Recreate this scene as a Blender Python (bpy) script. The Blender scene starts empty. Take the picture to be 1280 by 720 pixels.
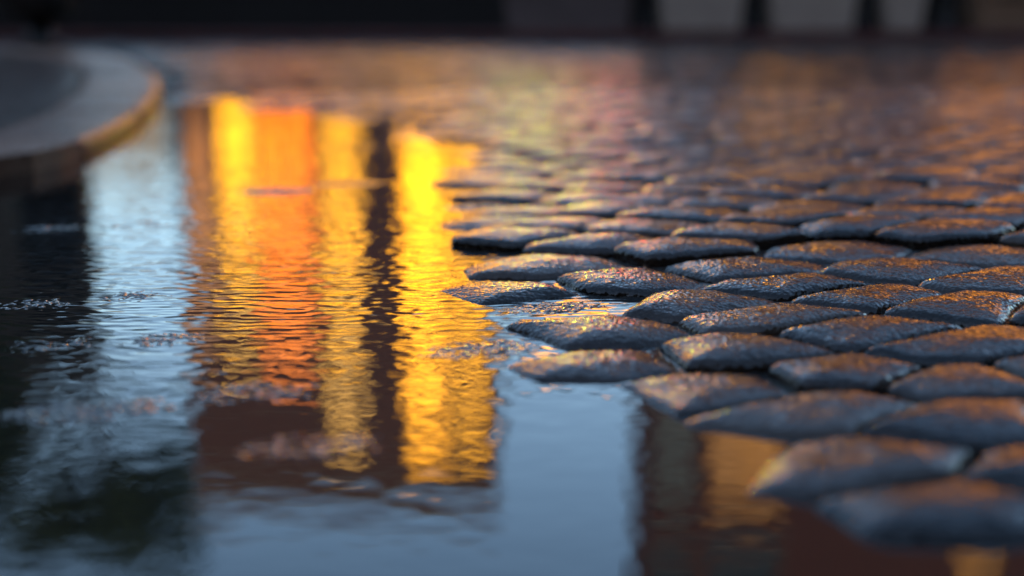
import bpy, bmesh, math, random
import numpy as np
from mathutils import Vector
R = math.radians
rnd = random.Random(7)
S = bpy.context.scene
COL = S.collection

# ------------------------------------------------------------------ camera
FPX = 1778.0                       # focal length in pixels of the 1280 px wide photograph (50 mm)
CAM_H = 0.31
PITCH = R(12.4)
cd = bpy.data.cameras.new('camera'); cam = bpy.data.objects.new('camera', cd); COL.objects.link(cam)
cam.location = (0, 0, CAM_H); cam.rotation_euler = (R(90) - PITCH, 0, 0)
cd.lens = 50; cd.sensor_width = 36; cd.clip_start = 0.02; cd.clip_end = 5000
cd.dof.use_dof = True; cd.dof.focus_distance = 1.36; cd.dof.aperture_fstop = 1.85; cd.dof.aperture_blades = 0
S.camera = cam
# ------------------------------------------------------------------ world, sun, exposure
w = bpy.data.worlds.new("World"); S.world = w; w.use_nodes = True
nt = w.node_tree
sky = nt.nodes.new('ShaderNodeTexSky'); sky.sky_type = 'NISHITA'; sky.sun_disc = False
SUN_EL, SUN_ROT = 12.0, 200.0
sky.sun_elevation = R(SUN_EL); sky.sun_rotation = R(SUN_ROT)
sky.air_density = 1.0; sky.dust_density = 1.4; sky.ozone_density = 2.0
nt.links.new(sky.outputs[0], nt.nodes['Background'].inputs[0]); nt.nodes['Background'].inputs[1].default_value = 0.15
sl = bpy.data.lights.new('sun', 'SUN'); so = bpy.data.objects.new('sun', sl); COL.objects.link(so)
sl.energy = 0.06; sl.angle = R(0.5); sl.color = (1, .8, .6)
# sky rotation is measured clockwise from +Y seen from above
az = R(SUN_ROT); el = R(SUN_EL)
sdir = Vector((math.sin(az) * math.cos(el), math.cos(az) * math.cos(el), math.sin(el)))
so.rotation_euler = sdir.to_track_quat('Z', 'Y').to_euler()
vs = S.view_settings; vs.view_transform = 'Standard'; vs.look = 'None'; vs.gamma = 1; vs.use_curve_mapping = False
vs.exposure = 1.85
S.cycles.use_denoising = True
S.cycles.max_bounces = 6; S.cycles.glossy_bounces = 4; S.cycles.diffuse_bounces = 2
S.cycles.sample_clamp_indirect = 9.0
S.cycles.caustics_reflective = False; S.cycles.caustics_refractive = False

# ------------------------------------------------------------------ helpers
def tag(o, label=None, cat=None, group=None, kind=None):
    if label: o['label'] = label
    if cat: o['category'] = cat
    if group: o['group'] = group
    if kind: o['kind'] = kind
    return o

def empty(name, loc=(0, 0, 0)):
    o = bpy.data.objects.new(name, None); COL.objects.link(o); o.location = loc; o.empty_display_size = .1
    return o

def ground(px, py, z=0.0):
    """point of the plane of height z that a pixel of the 1280x720 frame looks at"""
    dx = (px - 640) / FPX; dy = (360 - py) / FPX
    fy = math.cos(PITCH) + dy * math.sin(PITCH); fz = -math.sin(PITCH) + dy * math.cos(PITCH)
    t = (z - CAM_H) / fz
    return (dx * t, fy * t)

def mesh_obj(name, verts, faces, mat, parent=None, smooth=False):
    me = bpy.data.meshes.new(name); me.from_pydata([tuple(v) for v in verts], [], [tuple(f) for f in faces]); me.update()
    if smooth:
        me.polygons.foreach_set('use_smooth', [True] * len(me.polygons))
    o = bpy.data.objects.new(name, me); COL.objects.link(o)
    if mat: me.materials.append(mat)
    if parent: o.parent = parent
    return o

class MB:
    def __init__(s): s.v = []; s.f = []
    def box(s, x0, x1, y0, y1, z0, z1):
        b = len(s.v)
        s.v += [(x0,y0,z0),(x1,y0,z0),(x1,y1,z0),(x0,y1,z0),(x0,y0,z1),(x1,y0,z1),(x1,y1,z1),(x0,y1,z1)]
        s.f += [(b,b+3,b+2,b+1),(b+4,b+5,b+6,b+7),(b,b+1,b+5,b+4),(b+1,b+2,b+6,b+5),(b+2,b+3,b+7,b+6),(b+3,b,b+4,b+7)]
        return s
    def lathe(s, prof, n=20, cx=0, cy=0):
        b = len(s.v)
        for r, z in prof:
            for k in range(n):
                a = 2 * math.pi * k / n; s.v.append((cx + r * math.cos(a), cy + r * math.sin(a), z))
        for i in range(len(prof) - 1):
            for k in range(n):
                k2 = (k + 1) % n
                s.f.append((b + i*n + k, b + i*n + k2, b + (i+1)*n + k2, b + (i+1)*n + k))
        s.f.append(tuple(b + k for k in reversed(range(n)))); s.f.append(tuple(b + (len(prof)-1)*n + k for k in range(n)))
        return s
    def prism(s, pts, z0, z1):
        b = len(s.v); n = len(pts)
        s.v += [(x, y, z0) for x, y in pts] + [(x, y, z1) for x, y in pts]
        s.f.append(tuple(b + k for k in reversed(range(n)))); s.f.append(tuple(b + n + k for k in range(n)))
        for k in range(n):
            k2 = (k + 1) % n; s.f.append((b + k, b + k2, b + n + k2, b + n + k))
        return s
    def build(s, name, mat, parent=None, bevel=0, smooth=False, seg=2):
        o = mesh_obj(name, s.v, s.f, mat, parent, smooth)
        if bevel:
            m = o.modifiers.new('bevel', 'BEVEL'); m.width = bevel; m.segments = seg; m.limit_method = 'ANGLE'
        return o

# numpy value noise ------------------------------------------------
_T = np.random.RandomState(3).rand(64, 64, 64).astype(np.float32)
def vnoise(x, y, z):
    xi = np.floor(x).astype(int); yi = np.floor(y).astype(int); zi = np.floor(z).astype(int)
    fx = x - xi; fy = y - yi; fz = z - zi
    fx = fx*fx*(3-2*fx); fy = fy*fy*(3-2*fy); fz = fz*fz*(3-2*fz)
    def g(a, b, c): return _T[(xi+a) & 63, (yi+b) & 63, (zi+c) & 63]
    return ((g(0,0,0)*(1-fx)+g(1,0,0)*fx)*(1-fy)+(g(0,1,0)*(1-fx)+g(1,1,0)*fx)*fy)*(1-fz) + \
           ((g(0,0,1)*(1-fx)+g(1,0,1)*fx)*(1-fy)+(g(0,1,1)*(1-fx)+g(1,1,1)*fx)*fy)*fz - .5
def fbm(x, y, z, sc, oc=3, g=.5):
    r = 0; a = 1.0
    for o in range(oc):
        r = r + a * vnoise(x*sc + 17.3*o, y*sc + 5.1*o, z*sc + 3.7*o); sc *= 2.03; a *= g
    return r
def sstep(a, b, x):
    t = np.clip((x - a) / (b - a), 0, 1); return t*t*(3-2*t)

# ------------------------------------------------------------------ materials
def mat(name, base=(.1,.1,.1), rough=.5, metal=0, spec=.5):
    m = bpy.data.materials.new(name); m.use_nodes = True
    b = m.node_tree.nodes['Principled BSDF']
    b.inputs['Base Color'].default_value = (*base, 1); b.inputs['Roughness'].default_value = rough
    b.inputs['Metallic'].default_value = metal; b.inputs['Specular IOR Level'].default_value = spec
    return m, m.node_tree, b
def N(t, typ, **k):
    n = t.nodes.new(typ)
    for a, v in k.items(): setattr(n, a, v)
    return n
def noise(t, vec, scale, detail=3, rough=.5):
    n = N(t, 'ShaderNodeTexNoise'); n.inputs['Scale'].default_value = scale; n.inputs['Detail'].default_value = detail
    n.inputs['Roughness'].default_value = rough
    if vec: t.links.new(vec, n.inputs['Vector'])
    return n.outputs['Fac']
def ramp(t, fac, stops):
    r = N(t, 'ShaderNodeValToRGB'); e = r.color_ramp.elements
    while len(e) < len(stops): e.new(.5)
    for i, (p, c) in enumerate(stops): e[i].position = p; e[i].color = (*c, 1)
    t.links.new(fac, r.inputs[0]); return r.outputs[0]
def math_(t, op, a, b=None, c=None):
    n = N(t, 'ShaderNodeMath', operation=op)
    for i, v in enumerate((a, b, c)):
        if v is None: continue
        if isinstance(v, (int, float)): n.inputs[i].default_value = v
        else: t.links.new(v, n.inputs[i])
    return n.outputs[0]
def bump(t, h, dist, normal=None, strength=1.0):
    n = N(t, 'ShaderNodeBump'); n.inputs['Distance'].default_value = dist; n.inputs['Strength'].default_value = strength
    t.links.new(h, n.inputs['Height'])
    if normal is not None: t.links.new(normal, n.inputs['Normal'])
    return n.outputs[0]
def maprange(t, v, a, b, c, d):
    n = N(t, 'ShaderNodeMapRange'); n.inputs[1].default_value = a; n.inputs[2].default_value = b
    n.inputs[3].default_value = c; n.inputs[4].default_value = d; t.links.new(v, n.inputs[0]); return n.outputs[0]

def stone_mat(name, per_island, tint=((.008,.004,.002),(.027,.013,.007),(.075,.044,.028)), coat=1.0):
    m, t, b = mat(name, rough=.45)
    geo = N(t, 'ShaderNodeNewGeometry'); pos = geo.outputs['Position']
    big = noise(t, pos, 22, 4, .6)
    sp = noise(t, pos, 420, 2, .6)
    if per_island: rn = geo.outputs['Random Per Island']
    else:
        oi = N(t, 'ShaderNodeObjectInfo'); rn = oi.outputs['Random']
    mix = math_(t, 'ADD', math_(t, 'MULTIPLY', big, .7), math_(t, 'MULTIPLY', math_(t, 'SUBTRACT', rn, .2), .55))
    mix = math_(t, 'ADD', mix, math_(t, 'MULTIPLY', math_(t, 'SUBTRACT', sp, .5), .5))
    c = ramp(t, mix, [(.25, tint[0]), (.5, tint[1]), (.85, tint[2])])
    t.links.new(c, b.inputs['Base Color'])
    t.links.new(maprange(t, big, .3, .7, .24, .4), b.inputs['Roughness'])
    pits = N(t, 'ShaderNodeTexVoronoi'); pits.inputs['Scale'].default_value = 230; t.links.new(pos, pits.inputs['Vector'])
    h = math_(t, 'ADD', math_(t, 'MULTIPLY', pits.outputs['Distance'], .8), noise(t, pos, 160, 3, .6))
    b.inputs['Specular IOR Level'].default_value = .03
    nb = bump(t, h, .0008)
    t.links.new(nb, b.inputs['Normal'])
    b.inputs['Coat Weight'].default_value = coat; b.inputs['Coat Roughness'].default_value = .06; b.inputs['Coat IOR'].default_value = 1.42
    h2 = math_(t, 'ADD', math_(t, 'MULTIPLY', pits.outputs['Distance'], 1.6), math_(t, 'MULTIPLY', noise(t, pos, 520, 1, .5), .35))
    nb2 = bump(t, h2, .00042)
    t.links.new(nb2, b.inputs['Coat Normal'])
    return m
M_STONE = stone_mat('wet_granite', False)
M_STONES = stone_mat('wet_granite_far', True, coat=.42)
M_KERB = stone_mat('wet_kerb_granite', False, ((.08,.038,.024),(.20,.10,.062),(.32,.18,.12)), .0)
for _n in M_KERB.node_tree.nodes:
    if _n.type == 'BSDF_PRINCIPLED': _n.inputs['Specular IOR Level'].default_value = .12
M_SLAB = stone_mat('wet_paving', True, ((.03,.020,.016),(.06,.042,.034),(.10,.075,.062)), .15)

def water_mat():
    m, t, b = mat('puddle_water', (.010,.009,.008), .012)
    b.inputs['IOR'].default_value = 1.45
    geo = N(t, 'ShaderNodeNewGeometry'); pos = geo.outputs['Position']
    mp = N(t, 'ShaderNodeMapping'); mp.inputs['Scale'].default_value = (.62, 1.25, 1); t.links.new(pos, mp.inputs[0]); v = mp.outputs[0]
    fine = noise(t, v, 80, 0, .5)
    mid = noise(t, v, 30, 0, .5)
    patch = noise(t, pos, 2.6, 2, .5)
    sx = N(t, 'ShaderNodeSeparateXYZ'); t.links.new(pos, sx.inputs[0])
    far = maprange(t, sx.outputs['Y'], .92, 1.3, .22, 1.0)      # the near water lies stiller than the middle
    lim = maprange(t, sx.outputs['X'], -.55, -.30, .35, 1.0)       # and the left, in the lee of the kerb
    amp = math_(t, 'MULTIPLY', math_(t, 'MULTIPLY', far, lim), maprange(t, patch, .3, .7, .7, 1.25))
    h = math_(t, 'MULTIPLY', math_(t, 'ADD', fine, math_(t, 'MULTIPLY', mid, 1.1)), amp)
    t.links.new(bump(t, h, .00078), b.inputs['Normal'])
    return m
M_WATER = water_mat()

def rough_mat(name, c0, c1, scale=8, rough=.7, bmp=.004, bs=60, coat=0):
    m, t, b = mat(name, c0, rough)
    geo = N(t, 'ShaderNodeNewGeometry'); pos = geo.outputs['Position']
    f = noise(t, pos, scale, 5, .6)
    t.links.new(ramp(t, f, [(.3, c0), (.7, c1)]), b.inputs['Base Color'])
    t.links.new(bump(t, noise(t, pos, bs, 3), bmp), b.inputs['Normal'])
    b.inputs['Coat Weight'].default_value = coat; b.inputs['Coat Roughness'].default_value = .15
    return m
M_GROUT = rough_mat('wet_joint_sand', (.006,.005,.004), (.018,.014,.011), 30, .5, .003, 150, .3)
M_PLAZA = rough_mat('plaza_ground', (.05,.048,.045), (.09,.085,.08), 3, .6)
M_BLACK = rough_mat('black_iron', (.008,.006,.005), (.016,.012,.010), 20, .5, .0005, 200)
M_CONC = rough_mat('pale_concrete', (.40,.30,.235), (.50,.385,.30), 9, .8, .002, 90)
M_TERRA = rough_mat('brown_planter_clay', (.20,.11,.06), (.30,.17,.10), 9, .8, .002, 90)
M_DARKPL = rough_mat('dark_planter_wood', (.12,.085,.075), (.17,.12,.11), 9, .8, .002, 90)
M_SOIL = rough_mat('soil', (.015,.01,.008), (.04,.03,.02), 60, .9)
M_BARK = rough_mat('bark', (.03,.024,.02), (.07,.055,.045), 14, .9, .02, 18)
M_ROOF = rough_mat('roof_slate', (.03,.03,.035), (.06,.06,.065), 4, .6, .01, 12)
M_TRIM = rough_mat('painted_trim', (.20,.18,.16), (.28,.25,.22), 3, .7)
M_FRAME = rough_mat('window_frame_paint', (.035,.02,.015), (.06,.035,.025), 6, .5)
def leaf_mat():
    m, t, b = mat('leaves', (.05,.08,.03), .5)
    oi = N(t, 'ShaderNodeNewGeometry')
    t.links.new(ramp(t, oi.outputs['Random Per Island'], [(0, (.02,.04,.015)), (1, (.07,.10,.035))]), b.inputs['Base Color'])
    return m
M_LEAF = leaf_mat()
def brick_mat(name, c1, c2, mortar):
    m, t, b = mat(name, c1, .85)
    tc = N(t, 'ShaderNodeTexCoord'); sx = N(t, 'ShaderNodeSeparateXYZ'); t.links.new(tc.outputs['Object'], sx.inputs[0])
    cx = N(t, 'ShaderNodeCombineXYZ'); t.links.new(math_(t, 'ADD', sx.outputs[0], sx.outputs[1]), cx.inputs[0]); t.links.new(sx.outputs[2], cx.inputs[1])
    br = N(t, 'ShaderNodeTexBrick'); t.links.new(cx.outputs[0], br.inputs['Vector'])
    br.inputs['Scale'].default_value = 1; br.inputs['Brick Width'].default_value = .22; br.inputs['Row Height'].default_value = .075
    br.inputs['Mortar Size'].default_value = .008
    br.inputs['Color1'].default_value = (*c1, 1); br.inputs['Color2'].default_value = (*c2, 1); br.inputs['Mortar'].default_value = (*mortar, 1)
    t.links.new(br.outputs['Color'], b.inputs['Base Color'])
    t.links.new(bump(t, br.outputs['Fac'], .008, strength=-1), b.inputs['Normal'])
    return m
M_BRICK = brick_mat('dark_red_brick', (.12,.04,.03), (.16,.055,.04), (.09,.07,.06))
M_BRICK2 = brick_mat('oxblood_brick', (.085,.022,.018), (.11,.03,.024), (.05,.03,.03))
M_BRICK3 = brick_mat('brown_brick', (.07,.055,.045), (.09,.07,.06), (.05,.045,.04))
def emit(name, col, strength, var=.35, sc=(3, 3, .7)):
    """a lit pane: curtains and lamps behind make it uneven"""
    m, t, b = mat(name, (.05,.05,.05), .2)
    tc = N(t, 'ShaderNodeTexCoord'); mp = N(t, 'ShaderNodeMapping'); mp.inputs['Scale'].default_value = sc
    t.links.new(tc.outputs['Object'], mp.inputs[0])
    f = noise(t, mp.outputs[0], 1, 2)
    b.inputs['Emission Color'].default_value = (*col, 1)
    t.links.new(maprange(t, f, .3, .7, strength * (1 - var), strength * (1 + var)), b.inputs['Emission Strength'])
    return m
K = 0.28
E_GOLD = emit('lit_golden_pane', (1, .41, .012), 13*K)
E_GOLD2 = emit('lit_bright_golden_pane', (1, .38, .003), 10.5*K, .2)
E_PALE = emit('lit_pale_gold_pane', (1, .50, .09), 8*K)
E_ORANGE = emit('lit_orange_pane', (1, .21, .002), 6*K)
E_AMBER = emit('lit_amber_pane', (1, .38, .02), 28*K)
E_DIM = emit('dim_ochre_pane', (1, .38, .03), 1.3*K, .5, (4, 4, .5))
E_DIMO = emit('dim_orange_pane', (1, .36, .10), 1.1*K)
E_SHOP_FILL = emit('added_warm_shop_glow', (1, .33, .03), 4.5*K, .4)  # shop glow added to turn the stone tops orange
E_FASCIA_FILL = emit('added_orange_fascia', (1, .33, .03), 9*K, .4, (4, 4, 3))  # added to lay orange on the stones by the water
E_CAFE_FILL = emit('added_cafe_window', (1, .40, .05), 10*K, .3)  # added for gold on the flat stone tops
E_GREEN = emit('lit_green_panel', (.66, .72, .02), 60*K)
E_PINK = emit('lit_pink_panel', (1, .12, .03), 30*K)
E_RED = emit('lit_red_lamp', (1, .06, .02), 60*K)
M_GLASS, _t, _b = mat('dark_window_glass', (.02,.028,.03), .05)
M_GREYPAN = rough_mat('grey_teal_panel', (.10,.12,.125), (.14,.165,.17), 2, .4)

# ------------------------------------------------------------------ height of the cobbled street over the water level
SHORE = [(1300,760),(1235,722),(1190,690),(1060,655),(1008,632),(1010,606),(925,598),(888,578),(920,556),(955,540),(930,512),(850,500),(805,482),(700,474),(632,466),
         (625,448),(660,430),(610,412),(630,392),(590,384),(553,372),(575,350),(590,330),(570,312),(610,292),(590,272),(600,250),(560,232),(600,212),(560,188),(500,172),(470,150),(420,158),(380,136),(330,140),(290,122),(245,132),(205,122),(40,122),(-300,122),(-300,40),(1900,40),(1900,760)]
SH = [ground(x, max(y, 40)) for x, y in SHORE]
def poly_sd(X, Y, P):
    X = np.asarray(X, float); Y = np.asarray(Y, float)
    d = np.full(X.shape, 1e9); ins = np.zeros(X.shape, bool); n = len(P)
    for i in range(n):
        ax, ay = P[i]; bx, by = P[(i+1) % n]
        ex, ey = bx-ax, by-ay
        t = np.clip(((X-ax)*ex+(Y-ay)*ey)/(ex*ex+ey*ey+1e-12), 0, 1)
        d = np.minimum(d, np.hypot(X-ax-t*ex, Y-ay-t*ey))
        if abs(ey) > 1e-12:
            c = ((ay > Y) != (by > Y)) & (X < ex*(Y-ay)/ey+ax); ins ^= c
    return np.where(ins, d, -d)
def h_top(X, Y):
    """mean height of the stone tops, water = 0"""
    d = poly_sd(X, Y, SH)
    near = np.clip((2.2 - Y) / .8, 0, 1)
    slope = .065 + .115 * near
    fz = np.clip((Y - 2.3) / .5, 0, 1)
    up = .005 - .0035 * fz + .022 * (1 - np.exp(-np.maximum(d, 0) * slope / .022))
    dn = -.003 + .001 * fz - .035 * (1 - np.exp(-np.maximum(-d, 0) * (.25 - .22 * fz) / .035))
    return np.where(d > 0, up, dn)

# ------------------------------------------------------------------ centres of the stones
# (px, py) of the stone in the frame, top height over water, dome, words for the label
HAND = [
 (645,362,.009,.013,'sky blue domed cobblestone at the water edge beside the golden reflection'),
 (785,345,.018,.011,'long brown cobblestone with golden left shoulder, behind the blue edge stone'),
 (695,326,.014,.010,'orange topped cobblestone behind the blue edge stone, touching the golden reflection'),
 (925,331,.022,.010,'brown cobblestone with blue wet pool in its left end'),
 (880,375,.020,.012,'rounded cobblestone with pale blue front, centre of the sharp stones'),
 (990,352,.024,.010,'brown pitted cobblestone with blue sliver under its left end'),
 (965,391,.021,.007,'low flat cobblestone carrying a yellow streak at its far right end'),
 (750,410,.016,.012,'broad amber speckled cobblestone with blue front, jutting into the puddle'),
 (1078,409,.026,.010,'dark brown lens shaped cobblestone beyond the lilac speckled one'),
 (925,430,.023,.011,'pink brown speckled cobblestone with black undercut front'),
 (752,450,.010,.012,'golden tipped cobblestone standing last above the pale sky reflection'),
 (1205,426,.030,.011,'dark stone with thick blue front edge and orange right top'),
 (1135,334,.027,.010,'brown cobblestone with white blue streak on its front and orange tail'),
 (1085,366,.025,.010,'rough cobblestone crossed by pale blue cracks'),
 (1215,376,.030,.010,'wide brown cobblestone with long blue broken front edge'),
 (1045,310,.025,.010,'cobblestone with orange glint on its left end behind the dark gap'),
 (1235,315,.028,.010,'orange topped cobblestone at the right with blue front'),
 (1255,346,.030,.010,'small orange brown cobblestone cut by the right frame edge'),
 (1060,460,.022,.009,'very long low cobblestone with orange centre'),
 (893,482,.009,.009,'flat blue grey cobblestone lapped by water, right of the pale sky reflection'),
 (1040,502,.018,.014,'humped cobblestone with orange spark on its crest and blue grey prow'),
 (1200,472,.024,.008,'cobblestone with bright orange right top and blue left tip'),
 (1225,516,.027,.012,'wide blurred cobblestone with blue grey front above the long pointed one'),
 (1085,574,.018,.012,'long pointed blurred cobblestone with orange flame on its crest'),
 (1195,622,.020,.013,'big pale blue blurred cobblestone lowest in the puddle'),
 (1330,580,.026,.012,None),
 (1340,455,.030,.010,None),
 (1390,510,.030,.010,None),
 (600,436,.0018,.002,'thin blue sliver of cobblestone barely above water in the golden reflection'),
 (700,383,.0020,.004,'rippled wet film over a sunken cobblestone between two sharp stones'),
 (345,238,.0024,.0020,'thin dark blue cobblestone sliver crossing the orange reflection'),
 (440,228,.0022,.002,'small blue grey cobblestone sliver under the yellow squiggles'),
 (330,488,.0016,.0020,'low wet cobblestone with orange spark at the foot of the orange reflection'),
 (400,556,.0013,.0020,'pinkish low cobblestone sliver below the orange reflection'),
 (520,148,.0010,.004,'thin dark cobblestone sliver crossing the top of the brightest gold reflection'),
 (545,182,.0012,.004,'second thin cobblestone sliver across the brightest gold reflection'),
 (500,222,.0010,.004,'blue grey cobblestone sliver at the left border of the brightest gold reflection'),
 (110,512,.0017,.0018,'blurred low cobblestone patch at the left with a blue rim'),
 (60,285,.0013,.0018,'speckled low cobblestone just under the kerb at the left edge'),
 (170,280,.0013,.0018,'speckled low cobblestone beside the pale blue reflection'),
 (40,380,.0013,.0018,'sunken speckled cobblestone at the left edge'),
 (150,370,.0013,.0018,'sunken speckled cobblestone under the pale blue reflection'),
 (60,430,.0013,.0018,'dark sunken speckled cobblestone at the left, nearer'),
 (190,425,.0013,.0018,'sunken speckled cobblestone left of the orange reflection'),
]
cents = []       # (X, Y, top, dome, label)
for px, py, h, dm, lb in HAND:
    X, Y = ground(px, py, h * .5)
    cents.append([X, Y, h-.0014 if h < .003 else .004+h*.5, dm*(1.1 if h > .003 else .6), lb, True])
rr = random.Random(11)
LW, LD = .168, .070
PHI = R(13); CP, SP_ = math.cos(PHI), math.sin(PHI)     # the courses run a little askew to the view
row = -14
while row*LD < 7.6:
    u = -5.6 + (LW/2 if row % 2 else 0) + rr.uniform(-.012, .012)
    while u < 6.4:
        uu = u + rr.uniform(-.022, .022); vv_ = row*LD + rr.uniform(-.011, .011)
        X = uu*CP - vv_*SP_; Y = uu*SP_ + vv_*CP
        u += LW
        if Y < .42 or Y > 6.48 or abs(X) > .46 * Y + .75: continue
        skip = False
        for c in cents:
            if not c[5]: continue
            dx, dy = X-c[0], Y-c[1]; a = dx*CP+dy*SP_; b = -dx*SP_+dy*CP
            if (a/LW)**2 + (b/(LD*2))**2 < .30: skip = True; break
        if skip: continue
        cents.append([X, Y, None, None, None, False])
    row += 1
CX = np.array([c[0] for c in cents]); CY = np.array([c[1] for c in cents])
HT = h_top(CX, CY)
nr_ = np.random.RandomState(5)
for i, c in enumerate(cents):
    if c[2] is None:
        c[2] = float(HT[i]) + float(nr_.uniform(-.0025, .0035)); c[3] = float(nr_.uniform(.006, .012))

# the kerbed corner of the pavement on the left (water line in pixels)
K_PX = [(-260,236),(-120,232),(0,222),(70,208),(130,186),(176,158),(201,128),(196,104),(165,84),(110,74),(0,68),(-200,64)]
KERB_TOP = .032
def smooth_line(P, n=8):
    out = []
    for i in range(len(P)-1):
        p0 = P[max(i-1, 0)]; p1 = P[i]; p2 = P[i+1]; p3 = P[min(i+2, len(P)-1)]
        for k in range(n):
            t = k/n
            out.append(tuple(.5*((2*p1[j])+(-p0[j]+p2[j])*t+(2*p0[j]-5*p1[j]+4*p2[j]-p3[j])*t*t+(-p0[j]+3*p1[j]-3*p2[j]+p3[j])*t**3) for j in (0, 1)))
    out.append(P[-1]); return out
K_LINE = smooth_line([ground(x, y) for x, y in K_PX])
K_POLY = K_LINE + [(-9, K_LINE[-1][1]), (-9, K_LINE[0][1])]

# ------------------------------------------------------------------ the stones
def make_stone_mesh(i, na, nr, detail):
    cx, cy, top, dome = cents[i][:4]
    d2 = ((CX-cx)*CP+(CY-cy)*SP_)**2 + (1.55*(-(CX-cx)*SP_+(CY-cy)*CP))**2
    idx = [j for j in np.argsort(d2)[1:15]]
    th = np.linspace(0, 2*np.pi, na, endpoint=False); ux, uy = np.cos(th), np.sin(th)
    P = random.Random(i).uniform(12, 34); acc = np.zeros(na)
    for j in idx:
        dx, dy = CX[j]-cx, CY[j]-cy
        a = dx*CP+dy*SP_; b = (-dx*SP_+dy*CP)*1.55**2            # a metric that lets the stones run long
        nx_, ny_ = a*CP-b*SP_, a*SP_+b*CP; nn = math.hypot(nx_, ny_)
        dd = (dx*nx_+dy*ny_)/2/nn - (.0022 if cy < 2.2 else .0045)
        c = np.maximum((ux*nx_+uy*ny_)/nn, 1e-4); acc += (c/max(dd, .012))**P
    if cents[i][2] < .003:                       # only the crown of a sunken stone shows
        rx_ = .058 + .02*((i*7) % 5)/4; acc += (np.hypot((ux*CP+uy*SP_)/rx_, (-ux*SP_+uy*CP)/.034))**P
    acc += (1.0/.20)**P
    Rr = acc**(-1/P)
    Rr = Rr * (1 + .13*fbm(cx*9+ux*1.3, cy*9+uy*1.3, np.full(na, i*.77), 1.0, 2))
    T = np.concatenate([np.linspace(0, .74, nr)[1:]**.9, 1-(1-.74)*(1-np.linspace(0, 1, max(5, nr//2)))**1.6, [1.015, 1.02]])
    T = np.unique(T.round(5)); nt_ = len(T)
    r_ = np.random.RandomState(1000+i)
    tx, ty = r_.uniform(-.025, .03), r_.uniform(-.022, .018)
    fl = 1.0 if cy < 1.7 else max(.8, 1-.2*(cy-1.7)/1.2)      # the worn middle of the street is flatter
    tx *= fl; ty *= fl; dome = dome*fl
    low = cents[i][2] < .003
    if low: tx *= .12; ty *= .12
    tt = T[:, None]; X = cx + tt*Rr[None]*ux[None]; Y = cy + tt*Rr[None]*uy[None]
    t1 = np.clip(tt, 0, 1)
    e = .0062 if not low else .003; t0 = .84
    q = np.clip((t1-t0)/(1-t0), 0, 1)
    z = top - .8*dome*t1**2.7 - e*(1-np.sqrt(np.maximum(1-q**2, 0)))
    z = z + (X-cx)*tx + (Y-cy)*ty
    z = z + .0024*fl*(.2 if low else 1)*fbm(X, Y, np.full(X.shape, i*.31), 24, 2)
    z = z + (.0007 if low else .0006)*fbm(X, Y, np.full(X.shape, i*.53), 85, 2)
    if detail: z = z + (.0017 if low else .0007)*fbm(X, Y, np.full(X.shape, i*.11), 240, 2, .7)
    z = np.where(tt > 1.001, top - np.where(tt > 1.018, .065, .028), z)
    v = np.stack([X.ravel(), Y.ravel(), z.ravel()], 1)
    v = np.vstack([[[cx, cy, float(z[0].mean())]], v])
    f = []
    k = np.arange(na); k2 = (k+1) % na
    f += [(0, 1+a, 1+b) for a, b in zip(k, k2)]
    for s in range(nt_-1):
        o0 = 1+s*na; o1 = o0+na
        f += [(o0+a, o1+a, o1+b, o0+b) for a, b in zip(k, k2)]
    return v, f

def proj(X, Y, Z):
    dy = Y*math.cos(PITCH)-(Z-CAM_H)*math.sin(PITCH)   # depth
    up = Y*math.sin(PITCH)+(Z-CAM_H)*math.cos(PITCH)
    return 640+FPX*X/dy, 360-FPX*up/dy, dy
cand = []
for i, c in enumerate(cents):
    kd = float(poly_sd(np.array([c[0]]), np.array([c[1]]), K_POLY)[0])
    if kd > -.05: continue
    lo = c[2] < -.002
    if lo and not c[5]: continue
    px, py, dd = proj(c[0], c[1], c[2])
    inf = -75 < px < 1355 and 28 < py < 755
    cand.append((i, px, py, dd, inf))
vis = sorted([c for c in cand if c[4]], key=lambda c: c[3])
single = vis[:297]; sset = {c[0] for c in single}
# labels: rows counted from the camera, places from the left
ORD = lambda n: f"{n}{'th' if 10 <= n % 100 <= 20 else {1:'st',2:'nd',3:'rd'}.get(n % 10, 'th')}"
rows = {}
for c in single:
    if cents[c[0]][4]: continue
    rows.setdefault(int((cents[c[0]][1]) / LD), []).append(c)
lab = {}
for rn, key in enumerate(sorted(rows)):
    cs = sorted(rows[key], key=lambda c: c[1])
    for k, c in enumerate(cs):
        cc = cents[c[0]]
        kind = 'half sunken' if cc[2] < .004 else ('low wet' if cc[2] < .012 else 'wet brown')
        lab[c[0]] = f"{kind} cobblestone, {ORD(k+1)} from the left in the {ORD(rn+1)} row away from the camera"
for i, px, py, dd, inf in single:
    big = dd < 2.1
    na, nr = (110, 24) if big else ((64, 12) if dd < 3 else (36, 8))
    v, f = make_stone_mesh(i, na, nr, big)
    cx, cy = cents[i][0], cents[i][1]
    v[:, 0] -= cx; v[:, 1] -= cy
    o = mesh_obj('cobblestone', v, f, M_STONE, smooth=True); o.location = (cx, cy, 0)
    tag(o, cents[i][4] or lab[i], 'cobblestone', 'cobblestones paving the street')
AV, AF = [], []; off = 0
for i, px, py, dd, inf in cand:
    if i in sset: continue
    v, f = make_stone_mesh(i, 24, 6, False)
    AV.append(v); AF += [tuple(a+off for a in q) for q in f]; off += len(v)
o = mesh_obj('far_cobblestones', np.vstack(AV), AF, M_STONES, smooth=True)
tag(o, 'mass of blurred wet cobblestones further up the street', 'cobblestones', kind='stuff')

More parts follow.
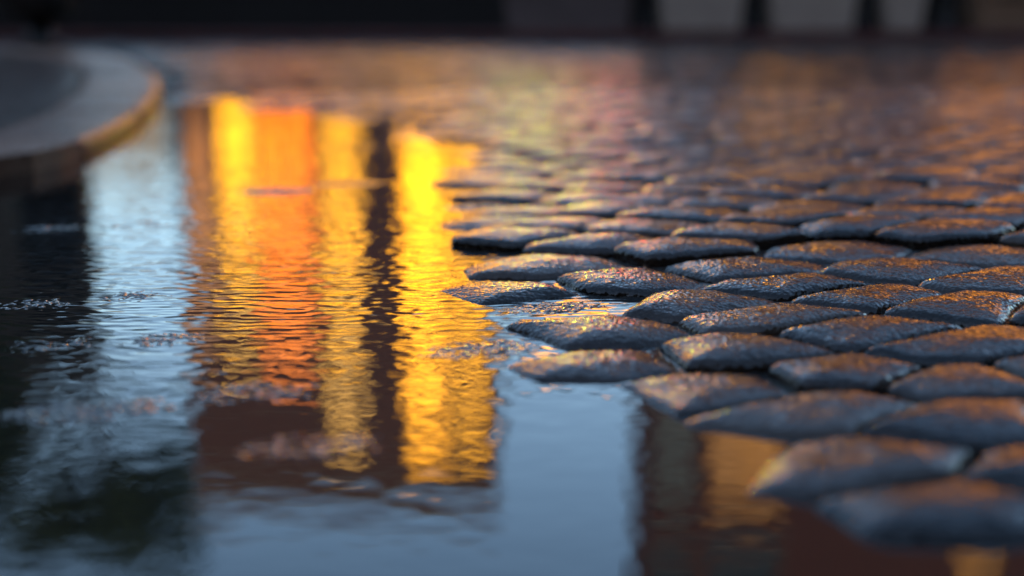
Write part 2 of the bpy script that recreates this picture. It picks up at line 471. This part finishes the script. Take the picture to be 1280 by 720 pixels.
# ------------------------------------------------------------------ ground sheets and water
xs = np.arange(-4.2, 4.41, .03); ys = np.concatenate([np.arange(.1, 2.6, .02), np.arange(2.6, 6.60, .05)])
GX, GY = np.meshgrid(xs, ys)
GZ = np.maximum(h_top(GX, GY) - (.021 - .008*sstep(1.9, 2.6, GY)), -.06) + .004*fbm(GX, GY, GX*0, 20, 2)
nx = len(xs); V = np.stack([GX.ravel(), GY.ravel(), GZ.ravel()], 1)
F = [(a*nx+b, a*nx+b+1, (a+1)*nx+b+1, (a+1)*nx+b) for a in range(len(ys)-1) for b in range(nx-1)]
tag(mesh_obj('street_ground', V, F, M_GROUT, smooth=True), kind='structure')
tag(mesh_obj('plaza_ground', [(-3000,-3000,-.09),(3000,-3000,-.09),(3000,3000,-.09),(-3000,3000,-.09)], [(0,1,2,3)], M_PLAZA), kind='structure')
tag(mesh_obj('puddle_water', [(-3.5,.12,0),(3.0,.12,0),(3.0,6.4,0),(-3.5,6.4,0)], [(0,1,2,3)], M_WATER), kind='structure')

# loose grit washed into the joints
gr = random.Random(21); gv, gf = [], []
pts = []
while len(pts) < 9000:
    Y = gr.uniform(.6, 3.0)**1.0; X = gr.uniform(-.2, .40*Y+.3); pts.append((X, Y))
PX_ = np.array(pts); GH = np.maximum(h_top(PX_[:, 0], PX_[:, 1]) - (.021 - .008*sstep(1.9, 2.6, PX_[:, 1])), -.06) + .004*fbm(PX_[:, 0], PX_[:, 1], PX_[:, 0]*0, 20, 2)
for (X, Y), z in zip(pts, GH):
    if z < -.006: continue
    q = gr.uniform(.0008, .0026); k0 = len(gv)
    for d in ((1,0,0),(-1,0,0),(0,1,0),(0,-1,0),(0,0,1),(0,0,-1)):
        gv.append((X+d[0]*q*gr.uniform(.6,1.3), Y+d[1]*q*gr.uniform(.6,1.3), z+q*.4+d[2]*q*gr.uniform(.5,1)))
    for t3 in ((0,2,4),(2,1,4),(1,3,4),(3,0,4),(2,0,5),(1,2,5),(3,1,5),(0,3,5)): gf.append(tuple(k0+a for a in t3))
tag(mesh_obj('joint_grit', gv, gf, M_SLAB), 'fine wet grit washed into the joints between the cobbles', 'grit', kind='stuff')
# ------------------------------------------------------------------ kerbed pavement corner, left
def offset_line(P, d):
    out = []
    for i in range(len(P)):
        a = Vector(P[max(i-1, 0)]); b = Vector(P[min(i+1, len(P)-1)]); t = (b-a).normalized()
        out.append((P[i][0] - t.y*d, P[i][1] + t.x*d))
    return out
KW = .21
inner = offset_line(K_LINE, KW)
mid = K_LINE[len(K_LINE)//2]
arc = [0.0]
for i in range(1, len(K_LINE)): arc.append(arc[-1] + math.dist(K_LINE[i], K_LINE[i-1]))
def at_arc(P, s):
    s = min(max(s, 0), arc[-1]-1e-6); i = max(k for k in range(len(arc)) if arc[k] <= s); i = min(i, len(P)-2)
    t = (s-arc[i])/(arc[i+1]-arc[i]); return (P[i][0]*(1-t)+P[i+1][0]*t, P[i][1]*(1-t)+P[i+1][1]*t)
kn = 9; step = arc[-1]/kn
KL = ['kerbstone furthest down the left edge, nearest the camera','straight kerbstone entering at the left edge of the frame','pale curved kerbstone just inside the left frame edge','curved kerbstone with orange glow along its foot','kerbstone at the rounded nose of the pavement corner','kerbstone on the far side of the rounded pavement nose','kerbstone curving back behind the pavement corner','far straight kerbstone behind the pavement corner','furthest kerbstone at the back of the pavement corner']
for k in range(kn):
    s0, s1 = k*step+.004, (k+1)*step-.004
    ss = [s0+(s1-s0)*j/6 for j in range(7)]
    pts = [at_arc(K_LINE, s) for s in ss] + [at_arc(inner, s) for s in reversed(ss)]
    m = MB().prism(pts[::-1] if False else pts, -.07, KERB_TOP)
    o = m.build('kerbstone', M_KERB, bevel=.024, seg=5)
    bm = bmesh.new(); bm.from_mesh(o.data); bmesh.ops.recalc_face_normals(bm, faces=bm.faces); bm.to_mesh(o.data); bm.free()
    tag(o, KL[k], 'kerbstone', 'kerbstones round the pavement corner')
pin = offset_line(K_LINE, KW+.004)
m = MB().prism([p for p in pin] + [(-9, pin[-1][1]), (-9, pin[0][1])], -.07, KERB_TOP-.008)
o = m.build('pavement', M_SLAB)
bm = bmesh.new(); bm.from_mesh(o.data); bmesh.ops.recalc_face_normals(bm, faces=bm.faces); bm.to_mesh(o.data); bm.free()
tag(o, kind='structure')

# ------------------------------------------------------------------ far pavement with its dark kerb
FK = 6.52; FT = .060
for k in range(11):
    x0 = -4.6 + k*.92
    o = MB().box(x0+.004, x0+.916, FK, FK+.16, -.07, FT).build('far_kerbstone', M_BRICK2, bevel=.008)
    tag(o, f'dark red brick edging block across the street, {ORD(k+1)} from the left', 'kerbstone', 'edging blocks across the far side of the street')
tag(MB().box(-30, 30, FK+.164, 24.6, -.08, FT-.006).build('far_pavement', M_SLAB), kind='structure')

def foliage(n, cx, cy, cz, rx, ry, rz, size, seed, cl=14):
    r = random.Random(seed); vs_, fs = [], []
    cls = []
    for _ in range(cl):
        a = r.uniform(0, 6.283); u = r.uniform(-1, 1); q = r.uniform(.35, 1)**.6
        cls.append((cx+rx*.75*q*math.cos(a)*math.sqrt(1-u*u), cy+ry*.75*q*math.sin(a)*math.sqrt(1-u*u), cz+rz*.75*q*u, r.uniform(.25, .5)))
    for _ in range(n):
        c = r.choice(cls); d = Vector((r.gauss(0, 1), r.gauss(0, 1), r.gauss(0, 1))); d.normalize(); d *= c[3]*r.uniform(.4, 1)
        p = Vector((c[0]+d.x*rx, c[1]+d.y*ry, c[2]+d.z*rz))
        a = Vector((r.gauss(0,1), r.gauss(0,1), r.gauss(0,1))).normalized(); b = a.orthogonal().normalized()
        s = size*r.uniform(.6, 1.3); k = len(vs_)
        vs_ += [p-a*s, p+b*s*.45, p+a*s, p-b*s*.45]; fs.append((k, k+1, k+2, k+3))
    return vs_, fs

def planter(X, wd, material, label, h=.27, shrub=.10, kind='planter_box'):
    Y = FK+.20
    t = empty(kind, (X, Y+.2, FT-.006)); tag(t, label, 'planter', 'planters along the far pavement')
    m = MB(); w2 = wd/2; v = m.v
    # tapered trough
    b = len(v); i = .02
    v += [(-w2+i,-.18,0),(w2-i,-.18,0),(w2-i,.18,0),(-w2+i,.18,0),(-w2,-.2,h),(w2,-.2,h),(w2,.2,h),(-w2,.2,h)]
    m.f += [(0,3,2,1),(4,5,6,7),(0,1,5,4),(1,2,6,5),(2,3,7,6),(3,0,4,7)]
    m.build('trough', material, t, bevel=.008)
    MB().box(-w2-.012, w2+.012, -.212, -.17, h+.001, h+.03).box(-w2-.012, w2+.012, .17, .212, h+.001, h+.03).box(-w2-.012, -w2+.03, -.17, .17, h+.001, h+.03).box(w2-.03, w2+.012, -.17, .17, h+.001, h+.03).build('rim', material, t, bevel=.004)
    MB().box(-w2+.031, w2-.031, -.169, .169, h+.002, h+.018).build('soil', M_SOIL, t)
    vv, ff = foliage(500, 0, 0, h+.06+shrub*.5, w2*.8, .15, shrub, .018, int(X*100)+5)
    mesh_obj('shrub', vv, ff, M_LEAF, t)
planter(.26, .60, M_DARKPL, 'dim brown planter box left of the first bollard', .20, .03)
planter(.885, .40, M_CONC, 'pale grey planter box, leftmost of the pale ones', .24, .06)
planter(1.405, .41, M_CONC, 'pale grey planter box between the second and third bollards', .24, .06)
planter(1.83, .20, M_CONC, 'narrow pale planter box right of the third bollard', .24, .06)
planter(2.31, .30, M_TERRA, 'brown clay planter box furthest right', .16, .06)
def bollard(X, label):
    t = empty('bollard', (X, FK+.36, FT-.006)); tag(t, label, 'bollard', 'black iron bollards along the far pavement')
    MB().lathe([(.075,0),(.078,.03),(.062,.06),(.055,.10),(.050,.75),(.058,.76),(.058,.79)], 24).build('post', M_BLACK, t, smooth=True)
    MB().lathe([(.05,.791),(.062,.81),(.055,.85),(.03,.89),(.004,.90)], 24).build('cap', M_BLACK, t, smooth=True)
for X, l in ((.63,'black iron bollard, leftmost in the row of bollards'),(1.135,'black iron bollard between the two wide pale planters'),(1.66,'black iron bollard left of the narrow pale planter'),(2.06,'black iron bollard left of the brown clay planter'),(2.62,'black iron bollard right of the brown clay planter')):
    bollard(X, l)
o = MB().box(-4.4, -.02, FK+.22, FK+.42, FT-.006, .235).build('wall', M_BLACK, None, bevel=.006)
o.name = 'low_garden_wall'; tag(o, 'low black wall along the far pavement at the left', 'wall')
MB().box(-4.42, 0, FK+.205, FK+.435, .236, .262).build('coping', M_BLACK, o, bevel=.006)

o = MB().box(-.01, 4.4, FK+.66, FK+.86, FT-.006, .30).build('low_garden_wall', M_BLACK, None, bevel=.006)
tag(o, 'low black wall behind the planters and bollards', 'wall')
MB().box(-.005, 4.42, FK+.645, FK+.875, .301, .325).build('coping', M_BLACK, o, bevel=.006)
# ------------------------------------------------------------------ buildings
def house(name, label, x0, x1, y0, depth, h, wallm, wins, group=None, roof='flat', doors=()):
    """wins: (x0,x1,z0,z1,pane material,nx,nz) facing the street"""
    t = empty(name, ((x0+x1)/2, y0, 0)); tag(t, label, 'building', group)
    ox = (x0+x1)/2
    holes = [(a-ox, b-ox, c, d) for a, b, c, d, *_ in list(wins)+list(doors)]
    xc = sorted({x0-ox, x1-ox} | {v for q in holes for v in q[:2]}); zc = sorted({-.09, h} | {v for q in holes for v in q[2:4]})
    m = MB()
    for i in range(len(xc)-1):
        z_start = None
        for j in range(len(zc)-1):
            mx, mz = (xc[i]+xc[i+1])/2, (zc[j]+zc[j+1])/2
            solid = not any(a < mx < b and c < mz < d for a, b, c, d in holes)
            if solid and z_start is None: z_start = zc[j]
            if z_start is not None and (not solid or j == len(zc)-2):
                m.box(xc[i], xc[i+1], 0, .30, z_start, zc[j+1] if solid else zc[j]); z_start = None
    m.box(x0-ox, x1-ox, .301, depth, -.09, h)
    m.build('wall', wallm, t)
    mb = MB().box(x0-ox-.06, x1-ox+.06, -.08, .25, h+.002, h+.22).box(x0-ox-.02, x1-ox+.02, -.04, -.002, h-.5, h-.42)
    mb.build('cornice', M_TRIM, t, bevel=.02)
    if roof == 'flat':
        rf = MB().box(x0-ox, x1-ox, .255, depth, h+.003, h+.16).build('roof', M_ROOF, t)
    else:
        v = [(x0-ox-.1,.26,h+.003),(x1-ox+.1,.26,h+.003),(x1-ox+.1,depth,h+.003),(x0-ox-.1,depth,h+.003),(x0-ox+.3,depth/2,h+1.1),(x1-ox-.3,depth/2,h+1.1)]
        rf = mesh_obj('roof', v, [(0,3,2,1),(0,1,5,4),(1,2,5),(2,3,4,5),(3,0,4)], M_ROOF, t)
    MB().box(-.35, .35, depth*.6, depth*.6+.5, h+.1, h+1.0).build('chimney', wallm, rf)
    for a, b, c, d, pm, nx_, nz_ in wins:
        a -= ox; b -= ox; fr = .05
        f = MB().box(a, a+fr, .10, .16, c, d).box(b-fr, b, .10, .16, c, d).box(a+fr, b-fr, .10, .16, c, c+fr).box(a+fr, b-fr, .10, .16, d-fr, d)
        for k in range(1, nx_):
            xx = a+(b-a)*k/nx_; f.box(xx-.018, xx+.018, .105, .155, c+fr, d-fr)
        for k in range(1, nz_):
            zz = c+(d-c)*k/nz_; f.box(a+fr, b-fr, .11, .15, zz-.02, zz+.02)
        wo = f.build('window', M_FRAME, t)
        MB().box(a+fr*.5, b-fr*.5, .17, .18, c+fr*.5, d-fr*.5).build('pane', pm, wo)
        MB().box(a-.06, b+.06, -.06, .10, c-.09, c-.003).build('sill', M_TRIM, wo, bevel=.01)
    for a, b, c, d, *_ in doors:
        a -= ox; b -= ox
        do = MB().box(a+.06, b-.06, .12, .17, c+.005, d-.06).box(a, a+.055, .05, .2, c, d).box(b-.055, b, .05, .2, c, d).build('door', M_FRAME, t, bevel=.008)
        MB().lathe([(.012,0),(.03,.02),(.03,.05),(.01,.07)], 12, b-.16, .07).build('handle', M_TRIM, do)
    return t
D = 25.0
def PX(p): return (p-640)/FPX*D*(1.045 if p > 640 else 1.02 if p > 318 else 1.0)
def PZ(p):  # height whose mirror image appears at row p, on the plane Y = D
    return D*math.tan(PITCH + math.atan((p-360)/FPX)) - CAM_H
H1 = PZ(622)
def small_panes(p0, p1, r0, r1, n, m0, m1, fr=.5):
    """a stack of small lit windows with dark brick between them"""
    z0, z1 = PZ(r0), PZ(r1); st = (z1-z0)/n
    return [(PX(p0), PX(p1), z0+k*st, z0+k*st+st*fr, m0 if k < n*.6 else m1, 2, 1) for k in range(n)]
house('narrow_brick_house', 'narrow dark red brick house with tall golden and orange lit windows', PX(222), PX(622), D, 9, H1, M_BRICK, [
    (PX(226), PX(262), PZ(160), PZ(420), E_DIMO, 1, 6),
    (PX(322), PX(394), PZ(42), PZ(110), E_ORANGE, 2, 1)]
    + small_panes(322, 394, 120, 455, 6, E_ORANGE, E_ORANGE, .82) + small_panes(503, 557, 60, 590, 8, E_GOLD2, E_GOLD2, .78)
    + small_panes(267, 316, 125, 445, 8, E_GOLD, E_PALE) + small_panes(403, 452, 125, 585, 11, E_GOLD, E_PALE) + small_panes(562, 613, 80, 590, 12, E_GOLD, E_GOLD),
    roof='flat', doors=[(PX(462), PX(494), .06, 2.2)])
house('brown_brick_house', 'dark brown brick house left of the pale sky gap', -17.5, -8.55, D+.2, 2.8, PZ(505), M_BRICK3, [
    (-16.5+k*1.9, -15.4+k*1.9, z, z+1.5, M_GLASS, 2, 2) for k in range(5) for z in (1.2, 4.2)], doors=[])
wr = [(PX(888), PX(985), PZ(500), PZ(640), E_DIM, 2, 4), (PX(818), PX(872), PZ(490), PZ(640), M_GREYPAN, 2, 4),
      (PX(945), PX(995), PZ(270), PZ(312), E_AMBER, 2, 1), (PX(948), PX(998), PZ(160), PZ(192), E_GOLD, 2, 1), (PX(1150), PX(1330), PZ(150), PZ(300), E_DIMO, 3, 2),
      (PX(1120), PX(1190), PZ(500), PZ(640), M_GREYPAN, 2, 4), (PX(1210), PX(1270), PZ(650), PZ(760), E_DIM, 2, 4), (PX(818), PX(872), PZ(680), PZ(800), M_GLASS, 2, 3),
      (PX(888), PX(985), PZ(680), PZ(800), M_GLASS, 2, 3), (PX(1040), PX(1130), .5, PZ(240), E_DIMO, 2, 2)]  # the last, low one is added to warm the stone tops
wr = wr[:3]+[(PX(1165), PX(1330), .5, PZ(290), E_SHOP_FILL, 3, 2)]+wr[4:]  # shop front added so its glow warms the stones at the right
wr += [(PX(1360)+k*1.7, PX(1360)+k*1.7+1.1, z, z+1.6, M_GLASS, 2, 2) for k in range(3) for z in (4.6, 8.0)]
wr += [(PX(1365), PX(1560), .5, 3.6, E_SHOP_FILL, 4, 2)]  # more added shop glow, past the right edge of the frame
house('tall_red_building', 'tall oxblood brick building right of the pale sky gap with one ochre window', 2.50, PX(1750), D, 3, 15, M_BRICK2, wr, doors=[(PX(818), PX(880), .06, 2.4)])
house('sky_dimming_house', 'small pale house added to dim the low sky at the end of the left gap', -18.2, -14.6, 60, 3, 8.2, M_TRIM, [(-17.4,-16.6,3.2,4.8,M_GLASS,2,2),(-16,-15.2,3.2,4.8,M_GLASS,2,2)])  # added to darken the bright low sky in the left gap
v, f = foliage(9000, 0, 0, 2.3, 7.5, .9, 2.6, .16, 77, 60)
o = mesh_obj('sky_dimming_hedge', v, f, M_LEAF); o.location = (4.0, 47, 0)  # added screen that cuts the low sky mirrored by the far stones
tag(o, 'dark tall hedge added to dim the low sky beyond the cafe gap', 'hedge')
MB().box(-7.4, 7.4, .3, .8, -.09, 4.2).build('sky_block', M_BARK, o)  # solid core added to block the sky
# cafe building in the gap, raised to carry added gold lights
k = empty('cafe_building', (PX(722), D+4, 0)); tag(k, 'dark cafe building in the gap with green and pink lamps under added gold lights', 'building')
s = (D+4)/D
MB().box(-1.05, 1.0, 0, 1.6, -.09, 6.95).build('body', M_BLACK, k)
MB().box(-1.25, 1.2, -.25, 1.85, 6.953, 7.12).build('roof', M_ROOF, k, bevel=.03)
for n_, (z0, z1) in enumerate(((1.7, 2.0), (2.4, 2.8), (3.2, 3.75))):
    MB().box(PX(672-722+640)*s, PX(688-722+640)*s, -.05, -.003, z0, z1).build('lamp', E_GREEN, k, bevel=.01)
    MB().box(PX(738-722+640)*s, PX(756-722+640)*s, -.05, -.003, z0+.15, z1).build('lamp', E_PINK, k, bevel=.01)
MB().box(-.55, .95, -.09, -.003, 4.0, 4.95).build('added_fascia_light', E_FASCIA_FILL, k, bevel=.02)  # glowing panel added to colour the stones near the water
wn = MB().box(-.85, .95, -.10, -.003, 5.42, 5.50).box(-.85, .95, -.10, -.003, 6.60, 6.68).box(-.85, -.77, -.10, -.003, 5.503, 6.597).box(.87, .95, -.10, -.003, 5.503, 6.597).box(.02, .08, -.10, -.003, 5.503, 6.597).build('window', M_FRAME, k)
MB().box(-.765, .865, -.06, -.0035, 5.505, 6.595).build('pane', E_CAFE_FILL, wn)  # glow added higher up, mirrored as gold in the level stone tops
# red traffic lamp on a post
t = empty('signal_post', (PX(785), D-5, .05)); tag(t, 'slim black post with two small red lamps before the cafe building', 'signal post')
t.location.x = (785-640)/FPX*(D-5)
MB().lathe([(.06,0),(.06,.05),(.035,.08),(.035,2.9),(.01,2.92)], 14).build('pole', M_BLACK, t, smooth=True)
MB().box(-.11, .11, -.10, -.037, 1.55, 2.6).build('housing', M_BLACK, t, bevel=.015)
for z in (1.8, 2.35):
    o = MB().lathe([(.075,0),(.07,.02),(.04,.035),(.005,.04)], 16).build('lamp', E_RED, t, smooth=True); o.rotation_euler = (R(90), 0, 0); o.location = (0, -.101, z)

# ------------------------------------------------------------------ trees
def tree(X, Y, h, rx, rz, label, seed, n=9000):
    t = empty('tree', (X, Y, -.05)); tag(t, label, 'tree', 'trees beyond the street')
    r = random.Random(seed); m = MB()
    def limb(p, q, a, b, nn=9):
        p = Vector(p); q = Vector(q); d = (q-p).normalized(); u = d.orthogonal().normalized(); v_ = d.cross(u); k0 = len(m.v)
        for e, rad in ((p, a), (q, b)):
            for j in range(nn):
                an = 6.283*j/nn; m.v.append(tuple(e + (u*math.cos(an)+v_*math.sin(an))*rad))
        for j in range(nn): m.f.append((k0+j, k0+(j+1) % nn, k0+nn+(j+1) % nn, k0+nn+j))
    limb((0,0,0), (.05,.0,h*.45), .17, .13); limb((.05,0,h*.45), (0,.1,h*.8), .13, .05)
    for _ in range(9):
        a = r.uniform(0, 6.28); z = r.uniform(.38, .65)*h
        limb((.03,0,z), (rx*.6*math.cos(a), rx*.6*math.sin(a), z+r.uniform(.12,.25)*h), .06, .02, 6)
    m.build('trunk', M_BARK, t, smooth=True)
    vv, ff = foliage(n, 0, 0, h-rz, rx, rx, rz, .16, seed, 30)
    mesh_obj('crown', vv, ff, M_LEAF, t)
tree(-9.2, 21.5, 9.4, 1.9, 3.0, 'broad dark tree standing before the brown brick house', 3)
tree(-9.4, 31.0, 14.2, 2.6, 2.4, 'tall tree rising behind the brown brick house', 8, 4200)
# litter bin on the corner pavement, top left
X, Y = ground(52, 56, KERB_TOP)
t = empty('litter_bin', (X, Y, KERB_TOP-.008)); tag(t, 'black round litter bin on the kerbed corner at the top left', 'litter bin')
MB().lathe([(.09,0),(.09,.02),(.05,.04),(.045,.10)], 24).build('foot', M_BLACK, t, smooth=True)
MB().lathe([(.07,.101),(.125,.13),(.14,.16),(.15,.62),(.155,.64)], 28).build('body', M_BLACK, t, smooth=True)
MB().lathe([(.16,.641),(.165,.66),(.15,.70),(.06,.76),(.01,.765)], 28).build('lid', M_BLACK, t, smooth=True)
# the other side of the street, behind the viewer, and its two ends
def row_house(name, label, x0, x1, h, yb, rot, loc):
    t = house(name, label, x0, x1, 0, 6, h, M_BRICK3, [(x0+1+k*2.2, x0+2.1+k*2.2, z, z+1.5, M_GLASS, 2, 2) for k in range(int((x1-x0-1)/2.2)) for z in (1.1, 4.2, 7.3)], 'houses closing the street outside the view')
    t.location = loc; t.rotation_euler = (0, 0, rot)
row_house('terraced_house', 'brown brick terrace behind the viewer', -15, 15, 10.5, 0, math.pi, (0, -8, 0))
row_house('terraced_house', 'brown brick terrace closing the square on the right', -11, 11, 10.5, 0, -math.pi/2, (14, 4, 0))
row_house('terraced_house', 'brown brick terrace closing the square on the left', -11, 11, 10.5, 0, math.pi/2, (-14, 4, 0))
